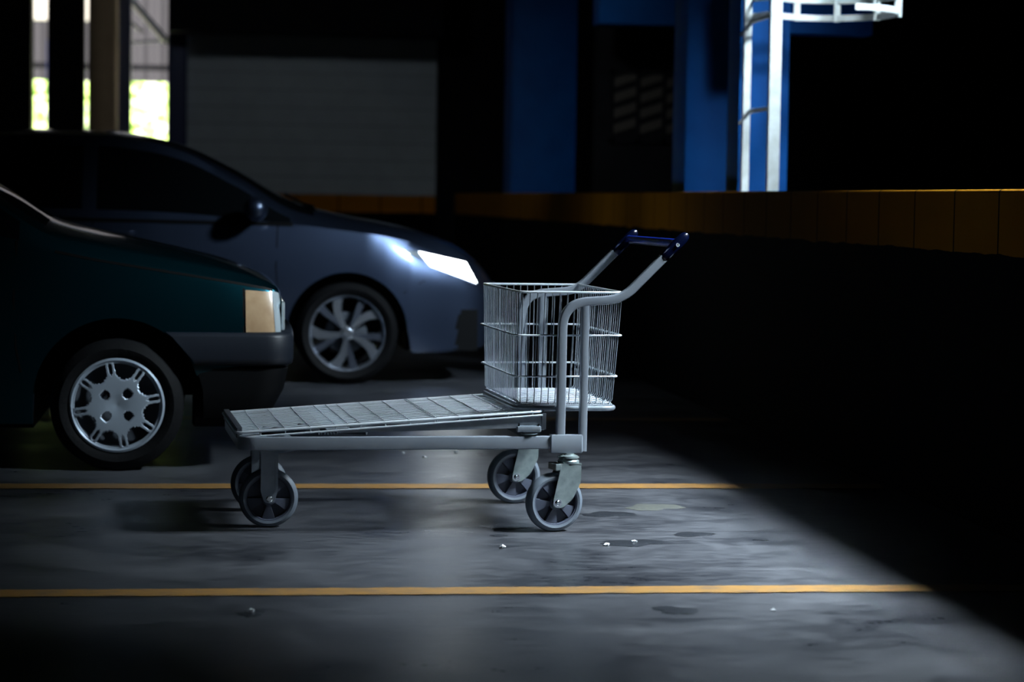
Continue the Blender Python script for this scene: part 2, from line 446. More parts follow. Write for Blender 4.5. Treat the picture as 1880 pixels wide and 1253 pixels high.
tag(o, 'sunlit green hedge outside the opening, blown out to white', 'hedge')
o = MB().box(-8, 6, 0, 0.2, 0, 4).build('garden_wall', 'yard', loc=(0, 38.6, 0), smooth=0)
tag(o, 'pale sunlit boundary wall right behind the green hedge', 'wall')
# roof struts glimpsed through the upper left gap
for k, (a, b_, lab) in enumerate((((-1.05, 29.5, 3.55), (-0.55, 27.9, 2.92), 'thick pale strut slanting down to the dark blue corner post'),
                      ((-1.12, 29.8, 3.0), (-0.52, 29.0, 3.0), 'thin level dark roof bar under the slanting pale struts'),
                      ((-1.25, 29.3, 3.42), (-0.85, 28.3, 3.05), 'thin pale strut slanting left of the thick one'))):
    a = Vector(a); b_ = Vector(b_); c = (a + b_) / 2
    mb = MB().rod(a - c, b_ - c, 0.045 if k == 0 else 0.022, 8)
    o = mb.build('roof_strut', 'strut' if k != 1 else 'col_dark', loc=c); tag(o, lab, 'strut', 'roof struts above the opening')
o = MB().box(-2.0, 0.8, -0.1, 0.1, 0, 0.5).build('roof_beam', 'strut', loc=(-1.9, 31, 3.35), smooth=0)
tag(o, 'pale horizontal roof beam outside above the bright opening', 'beam')

# dim lattice window far behind, between the blue columns
struct('wall_2', MB().box(3.42, 6.2, 20.92, 21.1, 0, 4.7), 'soot')
lat = tag(empty('window_1', (3.90, 20.92, 1.98)), kind='structure')
fr = MB().box(-.36, .36, -.03, 0, -.33, -.29).box(-.36, .36, -.03, 0, .29, .33)
for x in (-.36, -.12, .12, .32): fr.box(x, x + .04, -.03, 0, -.33, .33)
fr.build('window_frame', 'soot', lat, smooth=0)
lm = mat('dusty_louvre_glass', (0.045, 0.04, 0.035), 0.7, spec=0.1)
for k in range(3):
    x = -.32 + k * .24
    for q in range(4):
        z = -.25 + q * .14
        MB().add([(x, -.02, z), (x + .2, -.02, z + .07), (x + .2, -.02, z + .15), (x, -.02, z + .08), (x, -.01, z), (x + .2, -.01, z + .07), (x + .2, -.01, z + .15), (x, -.01, z + .08)],
                 [(0, 1, 2, 3), (4, 5, 6, 7), (0, 1, 5, 4), (2, 3, 7, 6), (1, 2, 6, 5), (0, 3, 7, 4)]).build('louvre', lm, lat, smooth=0)

# floor markings
def painted(y0, y1, x0, x1, lab):
    n = 120; rows = []
    r = random.Random(int(y0 * 100))
    for i in range(n + 1):
        x = x0 + (x1 - x0) * i / n - (x0 + x1) / 2
        rows.append([(x, (y0 - y1) / 2 + r.uniform(-.004, .004), 0), (x, (y1 - y0) / 2 + r.uniform(-.004, .004), 0)])
    mb = MB().grid(rows)
    mb.grid([[(p[0], p[1], 0.002) for p in rr] for rr in rows])
    o = mb.build('painted_floor_line', 'line', loc=((x0 + x1) / 2, (y0 + y1) / 2, 0.001), smooth=0)
    return tag(o, lab, 'floor line', 'yellow bay lines')
painted(6.545, 6.660, -6, 2.66, 'yellow floor line nearest the viewer, in front of the trolley')
painted(8.966, 9.108, -6, 2.66, 'yellow floor line passing behind the wheels of the trolley')
painted(11.75, 11.915, -6, 2.66, 'farthest yellow floor line, running under the nose of the dark green car')

# caged access ladder behind the low wall
def ladder():
    X = 2.87
    root = empty('caged_ladder', (X, 12.3, 0)); tag(root, 'white caged wall ladder standing behind the low wall, paint chipped', 'ladder')
    for y, wd in ((-.06 - .24, .062), (.30, .040)):
        o = MB().box(0, wd, -.02, .02, 0.0, 4.5).build('side_rail', 'ladder_white', root, loc=(0, y, 0), smooth=0, bevel=.003)
    for i in range(9):
        z = 0.652 - .484 + i * .484
        pts = fillet([(0.02, -.30, z), (0.02, .22, z), (0.0, .34, z - .06)], .05)
        MB().tube(pts, .012, 8).build('rung', 'galv', root)
    # cage: hoops reach toward the viewer side and vertical strips
    rr = .38
    for z in (2.14, 2.235, 3.1, 4.0):
        pts = [(0.04, .30, z)] + [(.40 + .33 * math.cos(math.radians(150 - i * 15)), -.10 + .40 * math.sin(math.radians(150 - i * 15)), z) for i in range(17)]
        MB().sweep(pts, rrect(.006, .034, .002, 1)).build('cage_hoop', 'ladder_white', root)
    for a in (110, 70, 30, -10):
        x = .40 + .33 * math.cos(math.radians(a)); y = -.10 + .40 * math.sin(math.radians(a))
        MB().box(x - .018, x + .018, y - .004, y + .004, 2.12, 4.5).build('cage_strip', 'ladder_white', root, smooth=0)
ladder()

# ------------------------------------------------------------------ litter and stains on the floor
def blob(name, m, x, y, rx, ry, lab, cat, h=0.0015, seed=0, group=None):
    r = random.Random(seed + int(x * 1000)); n = 40
    ph = [r.uniform(0, 6.28) for _ in range(5)]
    ring = []
    for i in range(n):
        a = 2 * PI * i / n; k = 1 + .16 * math.sin(2 * a + ph[0]) + .12 * math.sin(3 * a + ph[1]) + .08 * math.sin(5 * a + ph[2]) + .06 * math.sin(9 * a + ph[3])
        ring.append((rx * k * math.cos(a), ry * k * math.sin(a)))
    v = [(px * s_, py * s_, hh) for s_, hh in ((1, 0), (.9, h), (.5, h)) for px, py in ring] + [(0, 0, h)]
    f = []
    for b0 in (0, 1):
        for i in range(n): f.append((b0 * n + i, b0 * n + (i + 1) % n, (b0 + 1) * n + (i + 1) % n, (b0 + 1) * n + i))
    for i in range(n): f.append((2 * n + i, 2 * n + (i + 1) % n, 3 * n))
    o = MB().add(v, f).build(name, m, loc=(x, y, 0.0008))
    return tag(o, lab, cat, group)
blob('oil_stain', 'oil', 1.03, 7.93, .085, .075, 'dark damp patch on the floor between the two rear wheels of the trolley', 'stain')
blob('oil_stain', 'oil', 1.375, 7.53, .10, .075, 'black speckled oil stain on the floor to the right of the trolley', 'stain')
blob('oil_stain', 'oil', 1.27, 6.27, .06, .06, 'black oil stain below the nearest yellow line, toward the right', 'stain')
blob('oil_stain', 'oil', 0.113, 6.275, .035, .06, 'small black stain with a scrap in it, below the nearest yellow line at left', 'stain')
blob('oil_stain', 'oil', 1.42, 8.23, .10, .06, 'faint grey stain just right of the rear wheels', 'stain')
blob('oil_stain', 'oil', 1.62, 7.72, .075, .045, 'flat grey stain farther right than the speckled one', 'stain')
blob('oil_stain', 'oil', 1.826, 7.59, .03, .022, 'tiny dark spot near the edge of the wall shadow', 'stain')
blob('oil_stain', 'oil', 0.955, 7.715, .032, .025, 'small dark oval spot just below the rear wheels', 'stain')
blob('oil_stain', 'oil', 0.526, 10.40, .11, .10, 'dim stain seen on the floor under the trolley platform', 'stain')
blob('pale_stain', 'lichen', 1.619, 8.42, .10, .09, 'pale yellowish scuffed patch behind and right of the trolley', 'stain')
def scrap(x, y, s_, lab, seed):
    r = random.Random(seed); pts = []
    n = 7
    top = [(s_ * math.cos(6.283 * i / n) * r.uniform(.6, 1.2), s_ * .8 * math.sin(6.283 * i / n) * r.uniform(.6, 1.2), s_ * r.uniform(.0, .6)) for i in range(n)]
    bot = [(p[0] * .8, p[1] * .8, 0) for p in top]
    v = bot + top + [(0, 0, s_ * .75)]
    f = [(i, (i + 1) % n, n + (i + 1) % n, n + i) for i in range(n)] + [(n + i, n + (i + 1) % n, 2 * n) for i in range(n)] + [tuple(range(n - 1, -1, -1))]
    o = MB().add(v, f).build('paper_scrap', 'paper', loc=(x, y, 0.002), smooth=0)
    tag(o, lab, 'litter', 'white scraps on the floor')
scrap(.838, 10.20, .011, 'leftmost of three white crumbs seen below the platform tube of the trolley', 1)
scrap(.918, 10.05, .010, 'middle of three white crumbs seen below the platform tube of the trolley', 2)
scrap(1.078, 10.25, .012, 'rightmost of three white crumbs seen below the platform tube of the trolley', 3)
scrap(.936, 7.43, .014, 'white flake lying left of the near rear wheel, in front of it', 4)
scrap(1.28, 7.469, .012, 'white crumb at the left edge of the speckled oil stain', 5)
scrap(1.386, 7.539, .010, 'white crumb in the middle of the speckled oil stain', 6)
scrap(.11, 6.289, .014, 'white scrap sitting in the small black stain at lower left', 7)
scrap(1.541, 6.249, .011, 'white crumb at lower right below the nearest yellow line', 8)

# ------------------------------------------------------------------ trolley
def polar_relief(mb, R0, R1, hfun, nr=10, na=120, hub=True):
    pts = []
    for i in range(na):
        a = 2 * PI * i / na; row = []
        for j in range(nr + 1):
            r = R0 + (R1 - R0) * j / nr
            row.append((r * math.cos(a), hfun(r, a), r * math.sin(a)))
        pts.append(row)
    mb.grid(pts, closed_u=True)

def caster_wheel(parent, loc, rz=0, fork='swivel'):
    """0.2 m wheel; its centre at loc; axle along local y. The near face is -y."""
    hold = parent
    R = .100; wd = .022
    rot = Matrix.Rotation(rz, 4, 'Z')
    def place(o):
        o.location = loc; o.rotation_euler = (0, 0, rz); return o
    t = MB().lathe([(.078, -wd), (.086, -wd - .002), (.092, -wd + .001), (.098, -wd + .007), (.100, -.008), (.100, .008), (.098, wd - .007), (.092, wd - .001), (.086, wd + .002), (.078, wd), (.078, -wd)], 72)
    place(t.build('tyre', 'tyre_grey', hold))
    w = MB()
    def h(r, a):
        ph = (math.degrees(a) + 90 + 18 + (12 if fork == 'swivel' else 0)) % 72
        rais = 1 if ph < 36 else 0
        base = -.016 + .006 * (r - .03) / .045
        return base - .003 if rais else -.0005
    polar_relief(w, .024, .072, h, 6, 200)
    polar_relief(w, .024, .072, lambda r, a: -h(r, a), 6, 200)
    for sgn in (-1, 1):
        w.lathe([(.072, 0), (.072, sgn * .015), (.0735, sgn * .019), (.079, sgn * .020), (.079, 0)], 72)
        w.lathe([(.0, sgn * .026), (.020, sgn * .026), (.024, sgn * .022), (.0245, 0)], 36)
    place(w.build('wheel_rim', 'rim_grey', hold, smooth=25))

def side_plate(poly, y, th):
    return MB().prism(poly, y - th / 2, y + th / 2)

def rounded_poly(pts, r, k=5):
    return [(p.x, p.z) for p in fillet_closed([(x, 0, z) for x, z in pts], r, k)]

def make_trolley():
    L0, W0 = -.45, .38
    th = math.radians(3.34)
    Pn = Vector((1.1595, 7.808, 0))
    ax = Vector((math.cos(th), math.sin(th), 0)); ay = Vector((-math.sin(th), math.cos(th), 0))
    root = empty('shopping_trolley', Pn + ax * L0 + ay * W0, th)
    tag(root, 'grey steel flatbed shopping trolley with wire basket, blue handle and four big wheels', 'trolley')
    hold = {}
    def B(mb, name, m, parent=None, **k):
        mb.v = [(p[0] - L0, p[1] - W0, p[2]) for p in mb.v]
        return mb.build(name, m, parent or root, **k)
    wi, wo = .014, .746
    # U shaped base frame
    path = fillet([(-.010, wi, .302), (-1.056, wi, .302), (-1.056, wo, .302), (-.010, wo, .302)], .045, 7)
    base = B(MB().sweep(path, rrect(.028, .045, .005, 3)), 'base_frame', 'paintsteel', smooth=25)
    B(MB().bbox(-.05, -.02, wi, wo, .285, .32), 'cross_member', 'shade_steel'); B(MB().box(-1.0, -.88, .10, .66, .272, .281), 'cross_member', 'shade_steel')
    # curved lip plate under the front of the frame
    B(MB().prism(rounded_poly([(-1.05, .281), (-.85, .281), (-.92, .268), (-.98, .268)], .01), .03, .73), 'front_gusset', 'galv')
    B(MB().bbox(-1.074, -1.055, .04, .72, .318, .352, .003), 'front_lip', 'shade_steel')
    # corner plates, uprights
    for side, y in ((0, 0.014), (1, .746)):
        s_ = -1 if side == 0 else 1
        cp = B(MB().bbox(-.019, .092, y - .019, y + .019, .266, .329, .003), 'corner_plate', 'paintsteel')
        wl = MB()
        for k in range(5): wl.lathe([(0, -.002), (.003, -.001), (.0035, .001)], 8, 'y', (.091, y + s_ * .012, .275 + .011 * k))
        B(wl, 'weld_beads', 'galv', cp)
        z0 = .329
        prof = rrect(.030, .030, .006, 3)
        p = [(.017, y, z0), (.019, y, .774), (.225, y, .790), (.430, y, .996)]
        path = fillet(p, [.085, .05], 9)
        B(MB().sweep(path, prof, up=(0, 1, 0)), 'handle_tube', 'paintsteel', smooth=25)
        B(MB().sweep([(.0945, y, .272), (.0965, y, .768)], rrect(.026, .028, .004, 2), up=(0, 1, 0)), 'brace_post', 'paintsteel', smooth=25)
        # sleeve
        d = (Vector(p[3]) - Vector(p[2])).normalized()
        a = Vector(p[2]) + d * .196
        e = Vector(p[2]) + d * .275
        q = Vector(p[2]) + d * .300
        mb = MB()
        rings = []
        up = Vector((0, 1, 0)); sd = d.cross(up).normalized()
        for t, wx, wy in ((0, .0155, .0155), (.004, .0175, .0175), (.03, .0172, .0172), (.045, .0178, .017), (.075, .0188, .0175), (.10, .018, .017), (.112, .0145, .014), (.119, .009, .009), (.121, .002, .002)):
            c = Vector(p[2]) + d * (.196 + t)
            rings.append([c + sd * x_ + up * y_ for x_, y_ in rrect(wx * 2, wy * 2, min(wx, wy) * .8, 4)])
        mb.loft(rings)
        sl = B(mb, 'handle_sleeve', 'blue_plastic')
        c = Vector(p[2]) + d * .262
        B(MB().lathe([(0, -.001), (.0035, -.001), (.004, -.0035), (.0062, -.0035), (.0065, 0)], 20, 'y', (c.x, y + s_ * .018 + .001 * s_, c.z)) if side == 0 else
          MB().lathe([(0, .001), (.0035, .001), (.004, .0035), (.0062, .0035), (.0065, 0)], 20, 'y', (c.x, y + s_ * .018, c.z)), 'screw', 'wire', sl)
    d = Vector((.205, 0, .206)).normalized(); c = Vector((.225, 0, .790)) + d * .272
    hb = B(MB().rod((c.x, .030, c.z), (c.x, .730, c.z), .0135, 20), 'handle_bar', 'blue_bar')
    B(MB().bbox(c.x - .006, c.x + .006, .05, .71, c.z - .0165, c.z - .012, .001), 'coin_strip', 'galv', hb)
    # ---------------- basket
    y0t, y1t, y0b, y1b = .030, .745, .060, .702
    x0t, x1t, x0b, x1b = -.127, .230, -.124, .208
    zt, zb = .811, .430
    rim = fillet_closed([(x0t, y0t, zt), (x1t, y0t, zt), (x1t, y1t, zt), (x0t, y1t, zt)], .022, 5)
    bk = B(MB().tube(rim, .0042, 8, closed=True), 'basket', 'wire')
    mb = MB()
    def lerp(a, b_, t): return a + (b_ - a) * t
    for z, bulge in ((.664, .012), (.523, .010)):
        t = (zt - z) / (zt - zb)
        xa, xb_ = lerp(x0t, x0b, t) - bulge, lerp(x1t, x1b, t) + bulge
        ya, yb = lerp(y0t, y0b, t) - .005, lerp(y1t, y1b, t) + .018
        mb.tube(fillet_closed([(xa, ya, z), (xb_, ya, z), (xb_, yb, z), (xa, yb, z)], .03, 5), .0034, 8, closed=True)
    B(mb, 'basket_hoops', 'wire', bk)
    mb = MB(); nx = 13; ny = 22
    def vert(xt, yt, xb_, yb):
        ix = .010 if abs(xb_ - x0b) < 1e-6 else (-.010 if abs(xb_ - x1b) < 1e-6 else 0)
        mb.sweep([(xt, yt, zt), (lerp(xt, xb_, .55), lerp(yt, yb, .55), lerp(zt, zb, .55)), (xb_, yb, zb + .012), (xb_ + ix, yb + (.008 if yb < .3 and ix == 0 else (-.008 if ix == 0 else 0)), zb)], circ(.0019, 5), up=(0, 1, 0) if ix == 0 else (1, 0, 0))
    for i in range(nx + 1):
        t = (i + .4) / (nx + .8)
        for yt, yb in ((y0t, y0b), (y1t, y1b)): vert(lerp(x0t, x1t, t), yt, lerp(x0b, x1b, t), yb)
    for i in range(ny + 1):
        t = (i + .4) / (ny + .8)
        for xt, xb_ in ((x0t, x0b), (x1t, x1b)): vert(xt, lerp(y0t, y1t, t), xb_, lerp(y0b, y1b, t))
    B(mb, 'basket_wires', M['galv'], bk)
    # close laid floor wires with a sheet beneath
    mb = MB().box(x0b, x1b, y0b, y1b, zb - .006, zb - .003)
    n = 46
    for i in range(n):
        x = lerp(x0b + .004, x1b - .004, i / (n - 1)); mb.rod((x, y0b, zb - .001), (x, y1b, zb - .001), .002, 5)
    for i in range(9):
        y = lerp(y0b + .03, y1b - .03, i / 8); mb.rod((x0b, y, zb + .0015), (x1b, y, zb + .0015), .0015, 5)
    B(mb, 'basket_floor', 'floor_sheet', bk)
    ring = fillet_closed([(x0b - .004, y0b - .008, zb - .016), (x1b + .008, y0b - .008, zb - .016), (x1b + .008, y1b + .008, zb - .016), (x0b - .004, y1b + .008, zb - .016)], .05, 6)
    mb = MB().tube(ring, .0095, 12, closed=True)
    for y in (.014, .746):
        yy = y0b - .01 if y < .3 else y1b + .01
        mb.rod((.017, y, zb - .016), (.017, yy, zb - .016), .008, 8); mb.rod((.096, y, zb - .016), (.096, yy, zb - .016), .008, 8)
    B(mb, 'basket_base_ring', 'galv', bk)
    # small clips that hold the basket hoops to the far posts
    # ---------------- sloping platform
    xf, xr = -1.076, -.045
    def pz(x): return .337 + (x - xf) / (xr - xf) * .070
    yA, yB = .012, .748
    pr = [(xf, yA), (xr, yA), (xr, yB), (xf, yB)]
    outer = fillet_closed([(x, y, pz(x)) for x, y in pr], .03, 5)
    pf = B(MB().tube(outer, .0042, 8, closed=True), 'platform', 'wire')
    low = fillet([(xr, yA - .001, pz(xr) - .012), (xf + .03, yA - .001, pz(xf + .03) - .016), (xf + .012, yA + .04, pz(xf) - .016), (xf + .012, yB - .04, pz(xf) - .016), (xf + .03, yB + .001, pz(xf + .03) - .016), (xr, yB + .001, pz(xr) - .012)], .03, 4)
    mb = MB().tube(low, .0034, 8)
    n = 14
    for i in range(n):
        y = lerp(yA + .04, yB - .04, i / (n - 1))
        mb.rod((xf, y, pz(xf)), (xr - .01, y, pz(xr - .01)), .0023, 6)
    crossx = [xf + .078 + .0835 * k for k in range(12)] + [xf + .372, xf + .67]
    for x in crossx:
        mb.rod((x, yA, pz(x) + .0035), (x, yB, pz(x) + .0030), .0014, 6)
        mb.rod((x, yA, pz(x) - .002), (x, yA - .001, pz(x) - .014), .0022, 5)
    B(mb, 'platform_wires', 'wire', pf)
    # side rails: sheet wedge deeper toward the rear, back angle
    for y in (yA + .006, yB - .006):
        xs = -.74
        mb = MB().prism([(xr, pz(xr) - .014), (xs, pz(xs) - .016), (xs, pz(xs) - .024), (xr, .352)], y - .0025, y + .0025)
        B(mb, 'platform_side_rail', 'galv', pf)
    B(MB().bbox(xr - .004, xr + .012, yA - .002, yB + .002, .346, .402, .002), 'platform_end_angle', 'shade_steel', pf)
    # sheet strips under the wires
    B(MB().prism([(xf + .012, pz(xf) - .010), (xf + .085, pz(xf + .085) - .010), (xf + .085, pz(xf) - .006), (xf + .012, pz(xf) - .013)], yA + .01, yB - .01), 'platform_strip', 'galv', pf)
    B(MB().prism([(xf + .30, pz(xf + .3) - .010), (xf + .372, pz(xf + .372) - .010), (xf + .372, pz(xf + .37) - .014), (xf + .30, pz(xf + .3) - .014)], yA + .01, yB - .01), 'platform_strip', 'galv', pf)
    B(MB().bbox(xf + .01, xr, .37, .39, .325, .331, .001), 'platform_rib', 'shade_steel', pf)
    # hinge tubes under the platform and the roller bracket at its rear
    hg = B(MB().rod((-.86, .14, .343), (-.64, .035, .339), .0125, 14), 'hinge_tube', 'shade_steel'); B(MB().rod((-.98, .12, .338), (-.80, .035, .337), .010, 14), 'hinge_tube', 'shade_steel')
    sp_ = []
    for i in range(60):
        a = i * .7; sp_.append((-.80 + .0012 * i, .03 + .007 * math.cos(a), .335 + .007 * math.sin(a)))
    B(MB().tube(sp_, .0012, 5), 'return_spring', 'galv', hg)
    for y in (.006, .754):
        br = B(MB().bbox(-.135, -.052, y - .010, y + .010, .338, .358, .003), 'roller_bracket', 'galv')
        B(MB().lathe([(0, -.002), (.028, -.002), (.030, .002), (0, .004)], 24, 'z', (-.088, y + (.018 if y < .3 else -.018), .331)), 'roller_disc', 'zinc', br)
        B(MB().rod((-.130, y, .361), (-.056, y, .361), .0022, 6).rod((-.128, y, .356), (-.128, y, .368), .004, 8).rod((-.060, y, .356), (-.060, y, .366), .004, 8), 'pivot_pin', 'chrome', br)
    # ---------------- casters
    def caster(name, x, y, swivel, rz=0):
        c = empty(name, (x - L0, y - W0, 0), 0, root)
        if swivel:
            R = Matrix.Rotation(rz, 3, 'Z')
            off = R @ Vector((-.050, 0, 0))
            caster_wheel(c, (off.x, off.y, .1), rz, 'swivel')
            def T(mb):
                mb.v = [tuple(R @ Vector(p)) for p in mb.v]; return mb
            top = MB().lathe([(0, .266), (.024, .266), (.024, .262), (.028, .260), (.036, .256), (.037, .250), (.030, .247), (.033, .244), (.037, .239), (.036, .232), (.028, .230), (0, .230)], 40, 'z')
            T(top).build('swivel_bearing', 'zinc', c)
            poly = rounded_poly([(-.036, .232), (.036, .232), (.034, .168), (.006, .112), (-.030, .083), (-.066, .083), (-.064, .11), (-.048, .18)], .012, 5)
            mb = MB()
            mb.prism(poly, -.033, -.030); mb.prism(poly, .030, .033)
            mb.box(-.058, .036, -.033, .033, .226, .233)
            mb.bbox(-.060, -.036, -.034, .034, .210, .233, .003)
            T(mb).build('fork', 'zinc', c)
            for s_ in (-1, 1):
                mb = MB().lathe([(0, s_ * .040), (.004, s_ * .040), (.0045, s_ * .037), (.007, s_ * .039), (.0095, s_ * .037), (.010, s_ * .035), (.015, s_ * .035), (.015, s_ * .032)], 24, 'y', (-.050, 0, .1))
                T(mb).build('axle_bolt', 'chrome', c)
        else:
            caster_wheel(c, (0, 0, .1), 0, 'fixed')
            MB().bbox(-.05, .05, -.045, .045, .262, .271, .002).build('mounting_plate', 'galv', c)
            poly = rounded_poly([(-.029, .263), (.029, .263), (.029, .125), (.015, .085), (-.015, .085), (-.029, .125)], .012, 5)
            mb = MB(); mb.prism(poly, -.034, -.030); mb.prism(poly, .030, .034)
            mb.box(-.029, .029, -.034, .034, .257, .263)
            mb.box(.020, .029, -.038, -.030, .13, .26); mb.box(-.029, -.024, -.038, -.030, .13, .26)
            mb.build('fork', 'galv', c)
            for s_ in (-1, 1): MB().lathe([(0, s_ * .042), (.008, s_ * .042), (.0105, s_ * .040), (.0105, s_ * .032)], 24, 'y', (0, 0, .1)).build('axle_bolt', 'chrome', c)
        return c
    caster('swivel_caster', .046, .012, True, math.radians(10))
    caster('swivel_caster', .046, .746, True, math.radians(7))
    caster('fixed_caster', -.955, .178, False)
    caster('fixed_caster', -.955, .590, False)
    return root
make_trolley()

# ------------------------------------------------------------------ cars
def pchip(xs, ys):
    xs = np.array(xs, float); ys = np.array(ys, float)
    h = np.diff(xs); d = np.diff(ys) / h; m = np.zeros(len(xs))
    m[0] = d[0]; m[-1] = d[-1]
    for i in range(1, len(xs) - 1):
        if d[i - 1] * d[i] > 0:
            w1 = 2 * h[i] + h[i - 1]; w2 = h[i] + 2 * h[i - 1]
            m[i] = (w1 + w2) / (w1 / d[i - 1] + w2 / d[i])
    def f(x):
        x = float(min(max(x, xs[0]), xs[-1])); i = int(min(max(np.searchsorted(xs, x) - 1, 0), len(h) - 1))
        t = (x - xs[i]) / h[i]
        return float(ys[i] * (2 * t ** 3 - 3 * t * t + 1) + h[i] * m[i] * (t ** 3 - 2 * t * t + t) + ys[i + 1] * (-2 * t ** 3 + 3 * t * t) + h[i] * m[i + 1] * (t ** 3 - t * t))
    return f

class Car:
    NL, NW, NT = 18, 8, 14
    def __init__(s, tab, zlow, axles, ra, zc, bottom, bulge=.02):
        T = list(zip(*tab))
        s.x0, s.x1 = T[0][0], T[0][-1]
        s.w1, s.z1, s.w2, s.z2, s.w3, s.z3, s.z4 = [pchip(T[0], T[i]) for i in range(1, 8)]
        s.zl0 = pchip(*zip(*zlow)); s.axles = axles; s.ra = ra; s.zc = zc; s.bottom = bottom; s.bulge = bulge
    def zl(s, x):
        z = s.zl0(x)
        for a in s.axles:
            if abs(x - a) < s.ra: z = max(z, s.zc + math.sqrt(s.ra ** 2 - (x - a) ** 2))
        return z
    def side_y(s, x, z):
        w1, z1, w2, z2 = s.w1(x), s.z1(x), s.w2(x), s.z2(x)
        if z < z1: return w1 - s.bottom * ((z1 - z) / (z1 - .15)) ** 2
        t = min(1, (z - z1) / (z2 - z1)); return w1 - (w1 - w2) * t ** 2.4
    def section(s, x):
        zl, z2, w2, w3, z3, z4 = s.zl(x), s.z2(x), s.w2(x), s.w3(x), s.z3(x), s.z4(x)
        out = []
        for i in range(s.NL + 1):
            z = zl + (z2 - zl) * i / s.NL; out.append((s.side_y(x, z), z))
        out[-1] = (w2, z2)
        for i in range(1, s.NW + 1):
            t = i / s.NW; out.append((w2 + (w3 - w2) * t + s.bulge * math.sin(PI * t) * min(1, (z3 - z2) / .3), z2 + (z3 - z2) * t))
        for i in range(1, s.NT + 1):
            t = math.sin(PI / 2 * i / s.NT); y = w3 * (1 - t)
            out.append((y, z4 - (z4 - z3) * (y / w3) ** 2.2))
        return out
    def stations(s):
        xs = set(np.round(np.linspace(s.x0, s.x1, 110), 4))
        for a in s.axles:
            for k in range(41):
                xs.add(round(a - s.ra * math.cos(PI * k / 40), 4))
        xs |= set(np.round(s.x1 - .25 * (np.linspace(0, 1, 16) ** 1.6), 4))
        xs = sorted(xs); out = [xs[0]]
        for x in xs[1:]:
            if x - out[-1] > .003: out.append(x)
        out[-1] = s.x1
        return out

def lerp(a, b_, t): return a + (b_ - a) * t
def build_car(name, loc, car, paint, label, wind, side_win, floor_y, cap_m, wheel_fn, wheelbase, hw):
    root = empty(name, loc); tag(root, label, 'car')
    xs = car.stations(); secs = [car.section(x) for x in xs]; NL, NW, NT = car.NL, car.NW, car.NT
    n = len(secs[0])
    body = MB(); wshs = [MB() for _ in wind]; wins = {k: MB() for k in range(len(side_win) * 2)}
    for sg in (-1, 1):
        for i in range(len(xs) - 1):
            xm = (xs[i] + xs[i + 1]) / 2
            for j in range(n - 1):
                q = [(xs[i], sg * secs[i][j][0], secs[i][j][1]), (xs[i + 1], sg * secs[i + 1][j][0], secs[i + 1][j][1]),
                     (xs[i + 1], sg * secs[i + 1][j + 1][0], secs[i + 1][j + 1][1]), (xs[i], sg * secs[i][j + 1][0], secs[i][j + 1][1])]
                tgt = body
                if NL <= j < NL + NW:
                    row = j - NL
                    if 0 < row < NW - 1:
                        for k, (a, b_) in enumerate(side_win):
                            if a < xm < b_: tgt = wins[k * 2 + (sg > 0)]
                elif j >= NL + NW:
                    row = j - NL - NW
                    for k, (a, b_) in enumerate(wind):
                        if a < xm < b_ and row > 1: tgt = wshs[k]
                tgt.add(q, [(0, 1, 2, 3)])
        # inner flange of the lower edge
        body.grid([[(x, sg * sc[0][0], sc[0][1]), (x, sg * (sc[0][0] - .05), sc[0][1] + .004)] for x, sc in zip(xs, secs)])
    for k, sc in ((0, secs[0]), (-1, secs[-1])):
        poly = [(xs[k], -y, z) for y, z in sc] + [(xs[k], y, z) for y, z in sc[::-1]][1:]
        body.add(poly, [tuple(range(len(poly)))])
    body.build('body_shell', paint, root, smooth=40)
    wshs[0].build('windscreen', 'glass_dark', root); wshs[1].build('rear_window', 'glass_dark', root)
    for k, mbw in wins.items():
        if mbw.v: mbw.build('side_window', 'glass_dark', root)
    # under tray and wheel housings
    mb = MB().box(car.x0 + .15, -car.ra - 2.0 if False else car.axles[1] - car.ra, -hw + .12, hw - .12, .2, .5)
    mb.box(car.axles[1] + car.ra, car.axles[0] - car.ra, -hw + .07, hw - .07, .17, .45)
    mb.box(car.axles[0] + car.ra, floor_y, -hw + .14, hw - .14, .2, .45)
    for a in car.axles:
        for sg in (-1, 1):
            rows = []
            for k in range(25):
                an = PI * k / 24
                rows.append([(a + (car.ra + .01) * math.cos(an), sg * (hw - .04), car.zc + (car.ra + .01) * math.sin(an)), (a + (car.ra + .01) * math.cos(an), sg * (hw - .32), car.zc + (car.ra + .01) * math.sin(an))])
            mb.grid(rows)
            mb.add([(a + (car.ra + .01) * math.cos(PI * k / 24), sg * (hw - .32), car.zc + (car.ra + .01) * math.sin(PI * k / 24)) for k in range(25)], [tuple(range(25))])
    mb.build('underbody', 'black_trim', root, smooth=0)
    for a in car.axles:
        for sg in (-1, 1):
            wheel_fn(root, a, sg)
    return root

